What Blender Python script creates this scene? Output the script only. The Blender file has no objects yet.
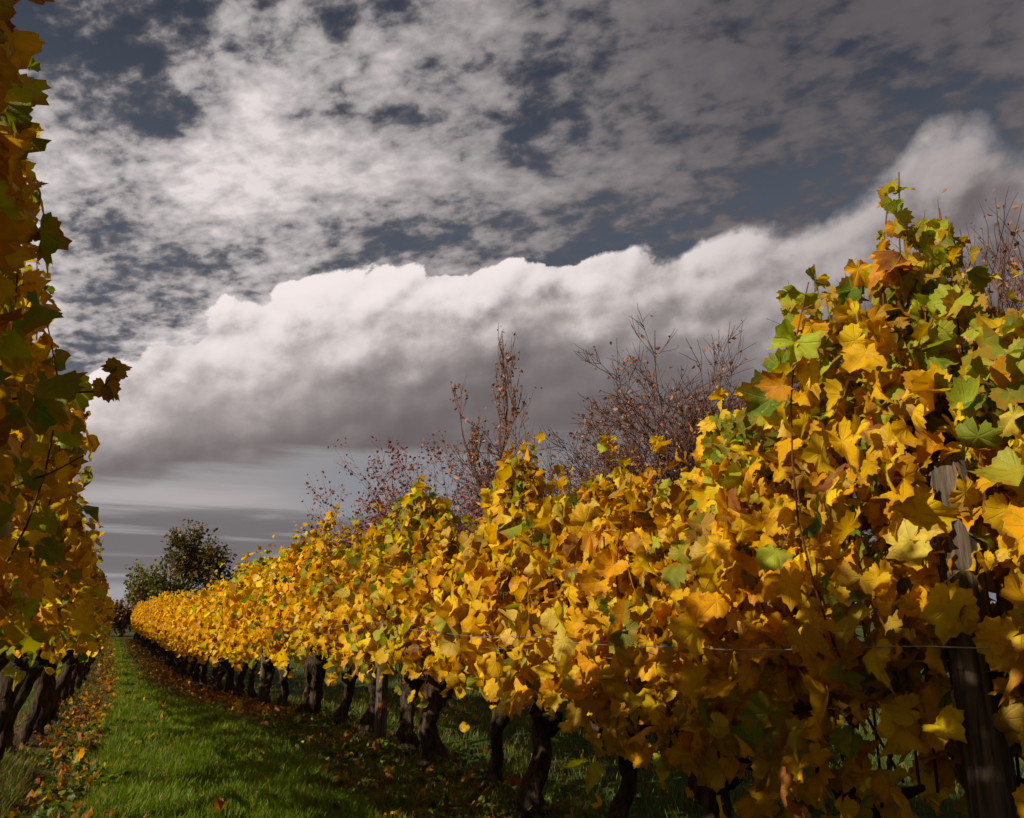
import bpy, math, random
import numpy as np

sc = bpy.context.scene
COL = sc.collection
R = math.radians

# ------------------------------------------------------------------ camera
cam = bpy.data.cameras.new('camera')
cam.sensor_width = 36.0
cam.lens = 36.0 * 800 / 1024
cam.clip_start = 0.05
cam.clip_end = 20000
camo = bpy.data.objects.new('camera', cam)
COL.objects.link(camo)
camo.location = (0, 0, 1.40)
camo.rotation_euler = (R(90 + 14.3), 0, R(-26.07))
sc.camera = camo

# ------------------------------------------------------------------ world
SUN_EL = R(33.0)
SUN_AZ = R(262.0)            # compass-like, clockwise from +Y : the sun stands at -X
sx, sy, sz = math.sin(SUN_AZ) * math.cos(SUN_EL), math.cos(SUN_AZ) * math.cos(SUN_EL), math.sin(SUN_EL)
world = bpy.data.worlds.new('World')
sc.world = world
world.use_nodes = True
world.cycles.sampling_method = 'MANUAL'
world.cycles.sample_map_resolution = 512


class Net:
    """tiny helper to write node trees as expressions"""
    def __init__(self, tree):
        self.t = tree
        self.n = tree.nodes
        self.l = tree.links

    def put(self, sock, v):
        if isinstance(v, bpy.types.NodeSocket):
            self.l.new(v, sock)
        elif isinstance(v, (tuple, list)) and len(v) == 3 and sock.type == 'RGBA':
            sock.default_value = (*v, 1)
        else:
            sock.default_value = v

    def m(self, op, a, b=None, c=None, clamp=False):
        nd = self.n.new('ShaderNodeMath')
        nd.operation = op
        nd.use_clamp = clamp
        for i, v in enumerate((a, b, c)):
            if v is not None:
                self.put(nd.inputs[i], v)
        return nd.outputs[0]

    def add(self, *a):
        r = a[0]
        for v in a[1:]:
            r = self.m('ADD', r, v)
        return r

    def mul(self, *a):
        r = a[0]
        for v in a[1:]:
            r = self.m('MULTIPLY', r, v)
        return r

    def sub(self, a, b):
        return self.m('SUBTRACT', a, b)

    def vec(self, x, y, z=0.0):
        nd = self.n.new('ShaderNodeCombineXYZ')
        for i, v in enumerate((x, y, z)):
            self.put(nd.inputs[i], v)
        return nd.outputs[0]

    def sep(self, v):
        nd = self.n.new('ShaderNodeSeparateXYZ')
        self.l.new(v, nd.inputs[0])
        return nd.outputs

    def noise(self, v, scale=1.0, detail=4.0, rough=0.5, dist=0.0, lac=2.0, color=False):
        nd = self.n.new('ShaderNodeTexNoise')
        nd.noise_dimensions = '3D'
        self.put(nd.inputs['Vector'], v)
        self.put(nd.inputs['Scale'], scale)
        self.put(nd.inputs['Detail'], detail)
        self.put(nd.inputs['Roughness'], rough)
        self.put(nd.inputs['Lacunarity'], lac)
        self.put(nd.inputs['Distortion'], dist)
        return nd.outputs['Color' if color else 'Fac']

    def step(self, lo, hi, v, a=0.0, b=1.0):
        nd = self.n.new('ShaderNodeMapRange')
        nd.interpolation_type = 'SMOOTHSTEP'
        self.put(nd.inputs['Value'], v)
        self.put(nd.inputs['From Min'], lo)
        self.put(nd.inputs['From Max'], hi)
        self.put(nd.inputs['To Min'], a)
        self.put(nd.inputs['To Max'], b)
        return nd.outputs[0]

    def lin(self, lo, hi, v, a=0.0, b=1.0):
        nd = self.n.new('ShaderNodeMapRange')
        self.put(nd.inputs['Value'], v)
        self.put(nd.inputs['From Min'], lo)
        self.put(nd.inputs['From Max'], hi)
        self.put(nd.inputs['To Min'], a)
        self.put(nd.inputs['To Max'], b)
        return nd.outputs[0]

    def mix(self, f, a, b, mode='MIX'):
        nd = self.n.new('ShaderNodeMix')
        nd.data_type = 'RGBA'
        nd.blend_type = mode
        nd.clamp_factor = True
        self.put(nd.inputs[0], f)
        self.put(nd.inputs[6], a)
        self.put(nd.inputs[7], b)
        return nd.outputs[2]

    def curve(self, v, pts):
        nd = self.n.new('ShaderNodeFloatCurve')
        self.put(nd.inputs['Value'], v)
        c = nd.mapping.curves[0]
        c.points[0].location = pts[0]
        c.points[1].location = pts[-1]
        for p in pts[1:-1]:
            c.points.new(*p)
        nd.mapping.update()
        return nd.outputs[0]


def build_sky():
    t = world.node_tree
    t.nodes.clear()
    g = Net(t)
    tc = t.nodes.new('ShaderNodeTexCoord')
    x, y, z = g.sep(tc.outputs['Generated'])
    DEG = 57.29578
    az = g.mul(g.m('ARCTAN2', x, y), DEG)
    el = g.mul(g.m('ARCSINE', z), DEG)
    S = g.vec(g.mul(az, 0.017453), g.mul(el, 0.017453), 0.37)
    # ---- open sky
    nish = t.nodes.new('ShaderNodeTexSky')
    nish.sky_type = 'NISHITA'
    nish.sun_disc = False
    nish.sun_elevation = SUN_EL
    nish.sun_rotation = SUN_AZ
    bg_sky = t.nodes.new('ShaderNodeBackground')
    t.links.new(nish.outputs[0], bg_sky.inputs[0])
    bg_sky.inputs[1].default_value = 0.05
    azn = g.lin(-30.0, 90.0, az)
    N = lambda a: (a + 30) / 120
    bank_top = g.mul(g.curve(azn, [(0, 4 / 40), (N(-10), 9 / 40), (N(-2.3), 15.6 / 40), (N(2.3), 19.0 / 40), (N(9.5), 22.0 / 40),
                              (N(20.5), 24.0 / 40), (N(34.5), 25.7 / 40), (N(47.7), 26.6 / 40), (N(53.3), 28.6 / 40),
                              (N(57), 30.2 / 40), (N(62), 28.0 / 40), (1, 24 / 40)]), 40.0)
    # ---- high broken altocumulus on a flat deck
    w = g.m('DIVIDE', 1.0, g.add(g.m('MAXIMUM', z, 0.0), 0.22))
    px, py = g.mul(x, w), g.mul(y, w)
    # bands of the deck run from low left to high right
    u = g.sub(g.mul(px, 0.64), g.mul(py, 0.76))
    v = g.add(g.mul(px, 0.76), g.mul(py, 0.64))
    P = g.vec(g.mul(u, 0.85), g.mul(v, 1.15), 3.1)
    P2 = g.vec(g.mul(u, 1.05), g.mul(v, 1.35), 7.7)
    big = g.noise(P, 3.0, 3, 0.5, 0.3)
    fine = g.noise(P, 7.5, 9, 0.57, 0.2)
    puff = g.noise(P2, 22.0, 7, 0.55, 0.15)
    leftness = g.step(50.0, 0.0, az)
    highr = g.mul(g.step(20.0, 50.0, az), g.step(27.0, 38.0, el))
    topl = g.mul(g.step(4.0, -4.0, az), g.step(27.0, 31.5, el))
    dens = g.add(0.03, g.mul(big, 0.50), g.mul(fine, 0.66), g.mul(puff, 0.62), g.mul(leftness, 0.06), g.mul(topl, -0.24),
                 g.mul(g.step(7.0, 1.0, g.m('ABSOLUTE', g.sub(el, g.add(28.0, g.mul(az, 0.25))))), g.step(22.0, 8.0, az), 0.03),
                 g.mul(g.step(3.6, 0.8, g.m('ABSOLUTE', g.sub(el, g.add(bank_top, 1.6)))), g.step(48.0, 26.0, az, 0.55, 1.0), -0.11))
    alt = g.step(0.70, 0.93, dens)
    thick = g.lin(0.78, 1.16, dens)
    lo_c = g.mix(leftness, (0.095, 0.088, 0.098), (0.17, 0.158, 0.168))
    hi_c = g.mix(leftness, (0.19, 0.165, 0.172), (0.80, 0.73, 0.72))
    hi_c = g.mix(g.mul(highr, 0.55), hi_c, (0.085, 0.077, 0.085))
    alt_c = g.mix(thick, lo_c, hi_c)
    gap = g.mix(g.step(26.0, 38.0, el), (0.078, 0.085, 0.102), (0.040, 0.043, 0.056))
    gap = g.mix(g.mul(highr, 0.5), gap, (0.030, 0.032, 0.042))
    deck = g.mix(alt, gap, alt_c)
    deck_a = g.add(0.82, g.mul(alt, 0.18))
    # ---- low air and stratus near the horizon
    ns = g.noise(g.vec(g.mul(az, 0.05), g.mul(el, 0.75), 1.7), 1.0, 7, 0.58, 0.3)
    base_low = g.mix(g.step(2.0, 34.0, az), (0.34, 0.32, 0.325), (0.21, 0.212, 0.228))
    strat = g.step(0.44, 0.58, g.add(ns, g.mul(g.step(7.5, 4.5, el), 0.035), -0.005))
    low_c = g.mix(g.mul(strat, g.step(8.2, 5.8, el), 0.85), base_low, (0.150, 0.133, 0.140))
    low_c = g.mix(g.mul(g.step(3.0, 0.3, el), g.step(12.0, -2.0, az)), low_c, (0.36, 0.35, 0.37))
    streak = g.mul(g.step(1.3, 0.2, g.m('ABSOLUTE', g.sub(el, g.add(7.6, g.mul(g.sub(ns, 0.5), 3.0))))), g.step(16.0, 4.0, az))
    low_c = g.mix(g.mul(streak, 0.8), low_c, (0.46, 0.42, 0.42))
    low_c = g.mix(g.mul(g.step(3.2, 0.6, g.m('ABSOLUTE', g.sub(el, 8.6))), g.step(8.0, 16.0, az), g.step(44.0, 34.0, az), 0.75), low_c, (0.25, 0.26, 0.285))
    low_m = g.step(16.0, 10.0, el)
    c1 = g.mix(low_m, deck, low_c)
    a1 = g.add(g.mul(deck_a, g.sub(1.0, low_m)), low_m)
    # ---- the long cumulus bank
    top = bank_top
    bas = g.add(0.0, g.mul(g.curve(azn, [(0, 3 / 40), (N(-1.4), 8.0 / 40), (N(4.5), 9.2 / 40), (N(17.9), 11.4 / 40), (N(29.6), 12.2 / 40),
                              (N(46), 12.0 / 40), (1, 12 / 40)]), 40.0))

    def cells(vec, scale, rnd):
        vo = t.nodes.new('ShaderNodeTexVoronoi')
        vo.feature = 'SMOOTH_F1'
        t.links.new(vec, vo.inputs['Vector'])
        vo.inputs['Scale'].default_value = scale
        vo.inputs['Smoothness'].default_value = 0.55
        vo.inputs['Randomness'].default_value = rnd
        return g.sub(0.45, vo.outputs['Distance'])

    def billow(dx, dy):
        vec = g.vec(g.add(g.mul(az, 0.0150), dx), g.add(g.mul(el, 0.0190), dy, g.mul(az, -0.003)), 2.63)
        wv = t.nodes.new('ShaderNodeVectorMath')
        wv.operation = 'MULTIPLY_ADD'
        t.links.new(g.noise(vec, 14.0, 6, 0.58, 0.0, color=True), wv.inputs[0])
        wv.inputs[1].default_value = (0.075, 0.075, 0.0)
        t.links.new(vec, wv.inputs[2])
        wv = wv.outputs[0]
        return g.add(g.mul(cells(wv, 9.0, 1.0), 0.60), g.mul(cells(wv, 21.0, 1.0), 0.38), g.mul(g.sub(g.noise(vec, 30.0, 6, 0.6, 0.2), 0.5), 0.34))
    b0, b1 = billow(0.0, 0.0), billow(-0.010, 0.016)
    soft = g.step(30.0, 55.0, az)
    edge = g.add(top, g.mul(b0, 5.5))
    d = g.sub(edge, el)
    wisp = g.noise(S, 26.0, 6, 0.6, 0.4)
    cm = g.step(0.0, g.add(0.28, g.mul(soft, 2.4)), g.add(d, g.mul(g.sub(wisp, 0.5), g.add(0.5, g.mul(soft, 1.8)))))
    cb = g.step(g.sub(bas, 1.2), g.add(bas, 0.9), g.add(el, g.mul(g.sub(ns, 0.5), 5.0), g.mul(b0, 1.5)))
    cmask = g.mul(cm, cb)
    roll = g.noise(g.vec(g.mul(az, 0.05), g.sub(g.mul(el, 0.12), g.mul(az, 0.020)), 5.3), 1.25, 5, 0.5, 0.3)
    # how deep under the sunlit crest a point lies, as a share of the bank's thickness
    hgt = g.m('DIVIDE', g.add(g.mul(g.sub(top, el), 0.85), g.mul(d, 0.15)), g.m('MAXIMUM', g.sub(top, bas), 1.0))
    leftc = g.step(36.0, -2.0, az)
    crest = g.step(0.75, 0.05, hgt)
    relief = g.mul(g.sub(b0, b1), g.add(0.45, g.mul(crest, 0.75)))
    shade_in = g.add(-0.05, hgt, g.mul(relief, -1.0), g.mul(b0, -0.35), g.mul(leftc, -0.16), g.mul(soft, 0.10), g.mul(g.sub(roll, 0.5), 0.85), g.mul(g.sub(wisp, 0.5), 0.10))
    br = g.curve(g.lin(-0.3, 1.1, shade_in), [(0, 0.98), (0.20, 0.90), (0.34, 0.74), (0.47, 0.48), (0.60, 0.25), (0.76, 0.12), (1, 0.06)])
    br = g.mul(br, g.step(68.0, 24.0, az, 0.34, 1.0))
    cum_c = g.mix(br, (0.098, 0.080, 0.083), (0.92, 0.83, 0.81))
    c2 = g.mix(cmask, c1, cum_c)
    a2 = g.m('MAXIMUM', a1, cmask)
    # ground side of the world
    under = g.step(0.0, -1.5, el)
    c2 = g.mix(under, c2, (0.05, 0.05, 0.04))
    a2 = g.m('MAXIMUM', a2, under)
    bg = t.nodes.new('ShaderNodeBackground')
    t.links.new(c2, bg.inputs[0])
    bg.inputs[1].default_value = 0.84
    ms = t.nodes.new('ShaderNodeMixShader')
    t.links.new(a2, ms.inputs[0])
    t.links.new(bg_sky.outputs[0], ms.inputs[1])
    t.links.new(bg.outputs[0], ms.inputs[2])
    out = t.nodes.new('ShaderNodeOutputWorld')
    t.links.new(ms.outputs[0], out.inputs[0])


build_sky()

# ------------------------------------------------------------------ sun
sun = bpy.data.lights.new('sun', 'SUN')
sun.energy = 5.0
sun.angle = R(0.5)
sun.color = (1.0, 0.92, 0.78)
suno = bpy.data.objects.new('sun', sun)
COL.objects.link(suno)
suno.location = (sx * 50, sy * 50, sz * 50)
from mathutils import Vector
suno.rotation_euler = Vector((sx, sy, sz)).to_track_quat('Z', 'Y').to_euler()

vs = sc.view_settings
vs.view_transform = 'Standard'
vs.look = 'None'
vs.exposure = 0.25
vs.gamma = 1.0
vs.use_curve_mapping = False
cy = sc.cycles
cy.max_bounces = 6
cy.diffuse_bounces = 3
cy.glossy_bounces = 2
cy.transmission_bounces = 4
cy.transparent_max_bounces = 4
cy.caustics_reflective = False
cy.caustics_refractive = False
cy.use_adaptive_sampling = True
cy.adaptive_threshold = 0.02
cy.use_denoising = True
try:
    cy.denoiser = 'OPENIMAGEDENOISE'
    cy.denoising_input_passes = 'RGB_ALBEDO_NORMAL'
    cy.denoising_prefilter = 'ACCURATE'
except Exception:
    pass

# ------------------------------------------------------------------ mesh helpers


def mesh_np(name, V, T, uv=None, col=None, smooth=True):
    V = np.ascontiguousarray(V, dtype=np.float32)
    T = np.ascontiguousarray(T, dtype=np.int32)
    me = bpy.data.meshes.new(name)
    me.vertices.add(len(V))
    me.vertices.foreach_set('co', V.ravel())
    k = T.shape[1]
    me.loops.add(T.size)
    me.loops.foreach_set('vertex_index', T.ravel())
    me.polygons.add(len(T))
    me.polygons.foreach_set('loop_start', np.arange(0, T.size, k, dtype=np.int32))
    me.polygons.foreach_set('use_smooth', np.full(len(T), smooth, dtype=bool))
    if uv is not None:
        l = me.uv_layers.new(name='UVMap')
        l.data.foreach_set('uv', np.ascontiguousarray(uv[T.ravel()], dtype=np.float32).ravel())
    if col is not None:
        a = me.color_attributes.new('col', 'FLOAT_COLOR', 'POINT')
        c4 = np.ones((len(V), 4), dtype=np.float32)
        c4[:, :col.shape[1]] = col
        a.data.foreach_set('color', c4.ravel())
    me.update(calc_edges=True)
    return me


def obj(name, me, mat, parent=None, loc=None):
    o = bpy.data.objects.new(name, me)
    if mat is not None and len(me.materials) == 0:
        me.materials.append(mat)
    COL.objects.link(o)
    if parent is not None:
        o.parent = parent
    if loc is not None:
        o.location = loc
    return o


def tag(o, label=None, cat=None, group=None, kind=None):
    if label:
        o['label'] = label
    if cat:
        o['category'] = cat
    if group:
        o['group'] = group
    if kind:
        o['kind'] = kind
    return o


def thing(name, label, cat, loc=(0, 0, 0), rz=0.0, group=None):
    o = bpy.data.objects.new(name, None)
    o.empty_display_size = 0.1
    COL.objects.link(o)
    o.location = loc
    o.rotation_euler = (0, 0, rz)
    return tag(o, label, cat, group)


def tube(P, rad, sides=6, cap=True):
    """verts, tris of a tube along polyline P with radius per point (may be (n,sides))"""
    P = np.asarray(P, float)
    n = len(P)
    rad = np.asarray(rad, float)
    if rad.ndim == 1:
        rad = np.repeat(rad[:, None], sides, 1)
    tan = np.gradient(P, axis=0)
    tan /= np.linalg.norm(tan, axis=1)[:, None] + 1e-9
    ref = np.array([0.31, 0.95, 0.05]) if abs(tan[:, 2]).mean() > 0.6 else np.array([0.05, 0.2, 0.98])
    a = np.cross(tan, ref)
    a /= np.linalg.norm(a, axis=1)[:, None] + 1e-9
    b = np.cross(tan, a)
    th = np.arange(sides) * 2 * math.pi / sides
    V = (P[:, None, :] + rad[:, :, None] * (np.cos(th)[None, :, None] * a[:, None, :] + np.sin(th)[None, :, None] * b[:, None, :])).reshape(-1, 3)
    i, j = np.meshgrid(np.arange(n - 1), np.arange(sides), indexing='ij')
    j2 = (j + 1) % sides
    q0, q1, q2, q3 = i * sides + j, i * sides + j2, (i + 1) * sides + j2, (i + 1) * sides + j
    T = np.concatenate([np.stack([q0, q2, q1], -1).reshape(-1, 3), np.stack([q0, q3, q2], -1).reshape(-1, 3)])
    if cap:
        V = np.concatenate([V, P[:1], P[-1:]])
        c0, c1 = n * sides, n * sides + 1
        k = np.arange(sides)
        k2 = (k + 1) % sides
        T = np.concatenate([T, np.stack([np.full(sides, c0), k, k2], -1),
                            np.stack([np.full(sides, c1), (n - 1) * sides + k2, (n - 1) * sides + k], -1)])
    return V, T


def join(parts):
    Vs, Ts, off = [], [], 0
    for V, T in parts:
        Vs.append(V)
        Ts.append(T + off)
        off += len(V)
    return np.concatenate(Vs), np.concatenate(Ts)


def norm(a):
    return a / (np.linalg.norm(a, axis=-1, keepdims=True) + 1e-9)


# ------------------------------------------------------------------ materials


def new_mat(name):
    m = bpy.data.materials.new(name)
    m.use_nodes = True
    m.node_tree.nodes.clear()
    return m, Net(m.node_tree)


def finish(g, shader):
    out = g.n.new('ShaderNodeOutputMaterial')
    g.l.new(shader, out.inputs[0])


def principled(g, color, rough=0.8, spec=0.3, normal=None):
    p = g.n.new('ShaderNodeBsdfPrincipled')
    g.put(p.inputs['Base Color'], color)
    g.put(p.inputs['Roughness'], rough)
    p.inputs['Specular IOR Level'].default_value = spec
    if normal is not None:
        g.l.new(normal, p.inputs['Normal'])
    return p.outputs[0]


def bump(g, h, strength=0.5, dist=0.02):
    b = g.n.new('ShaderNodeBump')
    b.inputs['Strength'].default_value = strength
    b.inputs['Distance'].default_value = dist
    g.l.new(h, b.inputs['Height'])
    return b.outputs[0]


def attr(g, name='col'):
    a = g.n.new('ShaderNodeAttribute')
    a.attribute_name = name
    return a.outputs['Color']


def leaf_material(name, veins=True, trans=0.42, gloss=0.14):
    m, g = new_mat(name)
    c = attr(g)
    nrm = None
    if veins:
        uvn = g.n.new('ShaderNodeTexCoord')
        u, v, _ = g.sep(uvn.outputs['UV'])
        ang = g.m('ARCTAN2', u, v)
        rr = g.m('SQRT', g.add(g.mul(u, u), g.mul(v, v)))
        tri = g.m('PINGPONG', g.add(ang, 8 * 0.733), 0.3665)     # distance in angle to the nearest main vein
        main = g.mul(tri, rr)
        vein = g.mul(g.step(0.034, 0.006, main), g.step(1.0, 0.45, rr))
        sec = g.m('PINGPONG', g.add(rr, g.mul(tri, -0.9)), 0.065)
        vein2 = g.mul(g.step(0.016, 0.004, sec), 0.22)
        vm = g.m('MAXIMUM', vein, vein2)
        geo = g.n.new('ShaderNodeNewGeometry')
        mott = g.noise(geo.outputs['Position'], 22.0, 5, 0.6)
        spot = g.noise(geo.outputs['Position'], 60.0, 3, 0.5)
        wide = g.noise(geo.outputs['Position'], 9.0, 3, 0.5)
        c = g.mix(g.mul(g.step(0.45, 0.75, wide), 0.30), c, (0.66, 0.30, 0.012))
        # blotches: greener near the veins, bronze toward the rim
        c = g.mix(g.mul(g.step(0.48, 0.70, mott), 0.40), c, (0.40, 0.33, 0.02))
        rim = g.mul(g.step(0.62, 1.02, g.add(rr, g.mul(g.sub(mott, 0.5), 1.5), g.mul(g.sub(wide, 0.5), 1.4))), 0.62)
        c = g.mix(rim, c, (0.36, 0.135, 0.018))
        c = g.mix(g.mul(g.step(0.66, 0.74, spot), 0.55), c, (0.16, 0.06, 0.015))
        c = g.mix(g.mul(vm, 0.22), c, (0.50, 0.42, 0.07))
        hgt = g.add(g.mul(vm, -0.5), g.mul(mott, 0.9))
        nrm = bump(g, hgt, 0.6, 0.008)
    p = principled(g, c, 0.42, gloss, nrm)
    tr = g.n.new('ShaderNodeBsdfTranslucent')
    hs = g.n.new('ShaderNodeHueSaturation')
    hs.inputs['Saturation'].default_value = 1.15
    hs.inputs['Value'].default_value = 1.12
    g.l.new(c, hs.inputs['Color'])
    g.l.new(hs.outputs[0], tr.inputs[0])
    ms = g.n.new('ShaderNodeMixShader')
    ms.inputs[0].default_value = trans
    g.l.new(p, ms.inputs[1])
    g.l.new(tr.outputs[0], ms.inputs[2])
    finish(g, ms.outputs[0])
    return m


def bark_material(name, c1, c2, scale=18.0, stretch=0.22, strength=0.8):
    m, g = new_mat(name)
    tc = g.n.new('ShaderNodeTexCoord')
    x, y, z = g.sep(tc.outputs['Object'])
    P = g.vec(x, y, g.mul(z, stretch))
    n1 = g.noise(P, scale, 8, 0.65, 0.6)
    n2 = g.noise(tc.outputs['Object'], scale * 0.35, 4, 0.55)
    c = g.mix(g.step(0.36, 0.66, n1), c1, c2)
    c = g.mix(g.mul(g.step(0.5, 0.75, n2), 0.35), c, (0.09, 0.095, 0.06))
    finish(g, principled(g, c, 0.9, 0.06, bump(g, n1, strength, 0.03)))
    return m


M_LEAF = leaf_material('vine_leaf', trans=0.43)
M_LEAF_FAR = leaf_material('vine_leaf_small', veins=False, trans=0.46)
M_DRY = leaf_material('dry_leaf', veins=False, trans=0.25)
M_GRASS = leaf_material('grass_blade', veins=False, trans=0.42, gloss=0.16)
M_VTRUNK = bark_material('vine_bark', (0.013, 0.008, 0.005), (0.085, 0.054, 0.034), 30.0, 0.22, 1.0)
M_CANE = bark_material('cane_bark', (0.07, 0.026, 0.014), (0.16, 0.065, 0.03), 40.0, 0.15, 0.3)
M_TREE = bark_material('tree_bark', (0.06, 0.032, 0.026), (0.17, 0.085, 0.065), 9.0, 0.3, 0.5)
M_POST = bark_material('weathered_wood', (0.045, 0.032, 0.023), (0.15, 0.11, 0.08), 34.0, 0.06, 0.7)


def wire_material():
    m, g = new_mat('galvanised_wire')
    tc = g.n.new('ShaderNodeTexCoord')
    n = g.noise(tc.outputs['Object'], 30.0, 3)
    p = g.n.new('ShaderNodeBsdfPrincipled')
    g.put(p.inputs['Base Color'], g.mix(n, (0.45, 0.44, 0.42), (0.28, 0.24, 0.2)))
    p.inputs['Metallic'].default_value = 0.8
    p.inputs['Roughness'].default_value = 0.45
    finish(g, p.outputs[0])
    return m


M_WIRE = wire_material()


def ground_material():
    m, g = new_mat('vineyard_soil')
    geo = g.n.new('ShaderNodeNewGeometry')
    P = geo.outputs['Position']
    n1 = g.noise(P, 3.0, 9, 0.62)
    n2 = g.noise(P, 26.0, 6, 0.6)
    n3 = g.noise(P, 0.05, 5, 0.55)
    soil = g.mix(g.step(0.35, 0.68, n2), (0.022, 0.015, 0.009), (0.085, 0.055, 0.030))
    soil = g.mix(g.mul(g.step(0.50, 0.62, g.noise(P, 14.0, 5, 0.6)), 0.55), soil, (0.14, 0.075, 0.028))
    turf = g.mix(g.step(0.35, 0.7, n1), (0.022, 0.046, 0.008), (0.052, 0.085, 0.016))
    turf = g.mix(g.mul(g.step(0.52, 0.66, n3), 0.6), turf, (0.10, 0.085, 0.03))
    a = g.n.new('ShaderNodeAttribute')
    a.attribute_name = 'col'
    gr = g.sep(a.outputs['Color'])[1]
    f = g.step(0.25, 0.75, g.add(gr, g.mul(g.sub(n1, 0.5), 0.9)))
    c = g.mix(f, soil, turf)
    finish(g, principled(g, c, 0.95, 0.1, bump(g, g.add(n1, g.mul(n2, 0.5)), 0.9, 0.06)))
    return m


# ------------------------------------------------------------------ terrain
def sstep(a, b, x):
    t = np.clip((np.asarray(x, float) - a) / (b - a), 0, 1)
    return t * t * (3 - 2 * t)


RX = ([-5, 1.2, 2.6, 9, 10.5, 13, 16, 20, 24, 35, 60, 90], [3.05, 3.02, 2.85, 2.85, 2.80, 2.65, 2.43, 2.20, 1.98, 1.85, 1.75, 1.7])
LX = ([-5, 2.2, 3.2, 5, 8, 13, 20, 30, 60, 90], [-0.72, -0.69, -0.73, -0.71, -0.61, -0.50, -0.38, -0.25, -0.12, -0.1])
rowR = lambda y: np.interp(y, *RX)
rowL = lambda y: np.interp(y, *LX)


def gz(x, y):
    x = np.asarray(x, float)
    y = np.asarray(y, float)
    z = -0.30 * sstep(9, 22, y)
    near = np.exp(-((y - 15) / 45.0) ** 2)
    z = z + near * (0.022 * np.sin(x * 3.1 + y * 0.7) * np.sin(y * 1.3 - x) + 0.014 * np.sin(x * 7.3 + 1.1) * np.sin(y * 4.1))
    # slight hollow of the wheel track beside the left row, low bank under the vines
    xl = rowL(y)
    z = z + near * (0.07 * np.exp(-((x - xl + 0.22) / 0.20) ** 2) - 0.05 * np.exp(-((x - xl - 0.28) / 0.22) ** 2))
    xr = rowR(y)
    z = z + near * 0.05 * np.exp(-((x - xr) / 0.35) ** 2)
    return z


def build_ground():
    xs = np.unique(np.concatenate([np.linspace(-3, 6, 181), np.linspace(6, 20, 57), -np.geomspace(3, 9000, 40), np.geomspace(20, 9000, 36)]))
    ys = np.unique(np.concatenate([np.linspace(0, 16, 240), np.linspace(16, 70, 200), np.linspace(-12, 0, 40), np.geomspace(70, 12000, 30), -np.geomspace(12, 6000, 20)]))
    X, Y = np.meshgrid(xs, ys, indexing='ij')
    Z = gz(X, Y)
    V = np.stack([X, Y, Z], -1).reshape(-1, 3)
    nx, ny = len(xs), len(ys)
    i, j = np.meshgrid(np.arange(nx - 1), np.arange(ny - 1), indexing='ij')
    a = i * ny + j
    T = np.stack([a, a + ny, a + ny + 1, a + 1], -1).reshape(-1, 4)
    xl, xr = rowL(Y), rowR(Y)
    g = sstep(0.45, 0.85, X - xl) * (1 - 0.75 * np.exp(-((X - xr + 0.35) / 0.60) ** 2))
    g = np.maximum(g, 0.45 * np.exp(-((X - xl + 0.15) / 0.2) ** 2) * (Y < 9))
    g = np.maximum(g, 0.8 * (X < xl - 0.7))
    col = np.zeros((len(V), 3), np.float32)
    col[:, 1] = g.ravel()
    me = mesh_np('ground', V, T, col=col)
    o = obj('ground', me, ground_material())
    tag(o, 'grassy vineyard ground with bare soil strips under the vines', 'ground', kind='structure')


build_ground()

# ------------------------------------------------------------------ leaves


def leaf_template(n, ring):
    """grape leaf: petiole joint at origin, tip toward +y, unit size ~1. returns V, T"""
    keys = np.array([0, 13, 27, 40, 52, 66, 78, 92, 106, 122, 140, 156, 168, 180], float)
    rad = np.array([1.04, 0.93, 0.80, 0.87, 0.94, 0.86, 0.74, 0.79, 0.84, 0.77, 0.72, 0.64, 0.50, 0.14])
    th = np.linspace(-180, 180, n, endpoint=False)
    r = np.interp(np.abs(th), keys, rad)
    if n >= 30:
        tooth = np.where(np.arange(n) % 2 == 0, 1.06, 0.93)
        r = r * tooth
    a = np.radians(th)
    out = np.stack([np.sin(a) * r, np.cos(a) * r], -1)
    if ring:
        V = np.concatenate([[[0, 0.0]], out * 0.5, out])
        k = np.arange(n)
        k2 = (k + 1) % n
        T = np.concatenate([np.stack([np.zeros(n, int), 1 + k2, 1 + k], -1),
                            np.stack([1 + k, 1 + k2, 1 + n + k2], -1),
                            np.stack([1 + k, 1 + n + k2, 1 + n + k], -1)])
    else:
        V = np.concatenate([[[0, 0.0]], out])
        k = np.arange(n)
        k2 = (k + 1) % n
        T = np.stack([np.zeros(n, int), 1 + k2, 1 + k], -1)
    return V, T


LT = {0: leaf_template(36, True), 1: leaf_template(20, False), 2: leaf_template(11, False)}


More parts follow.
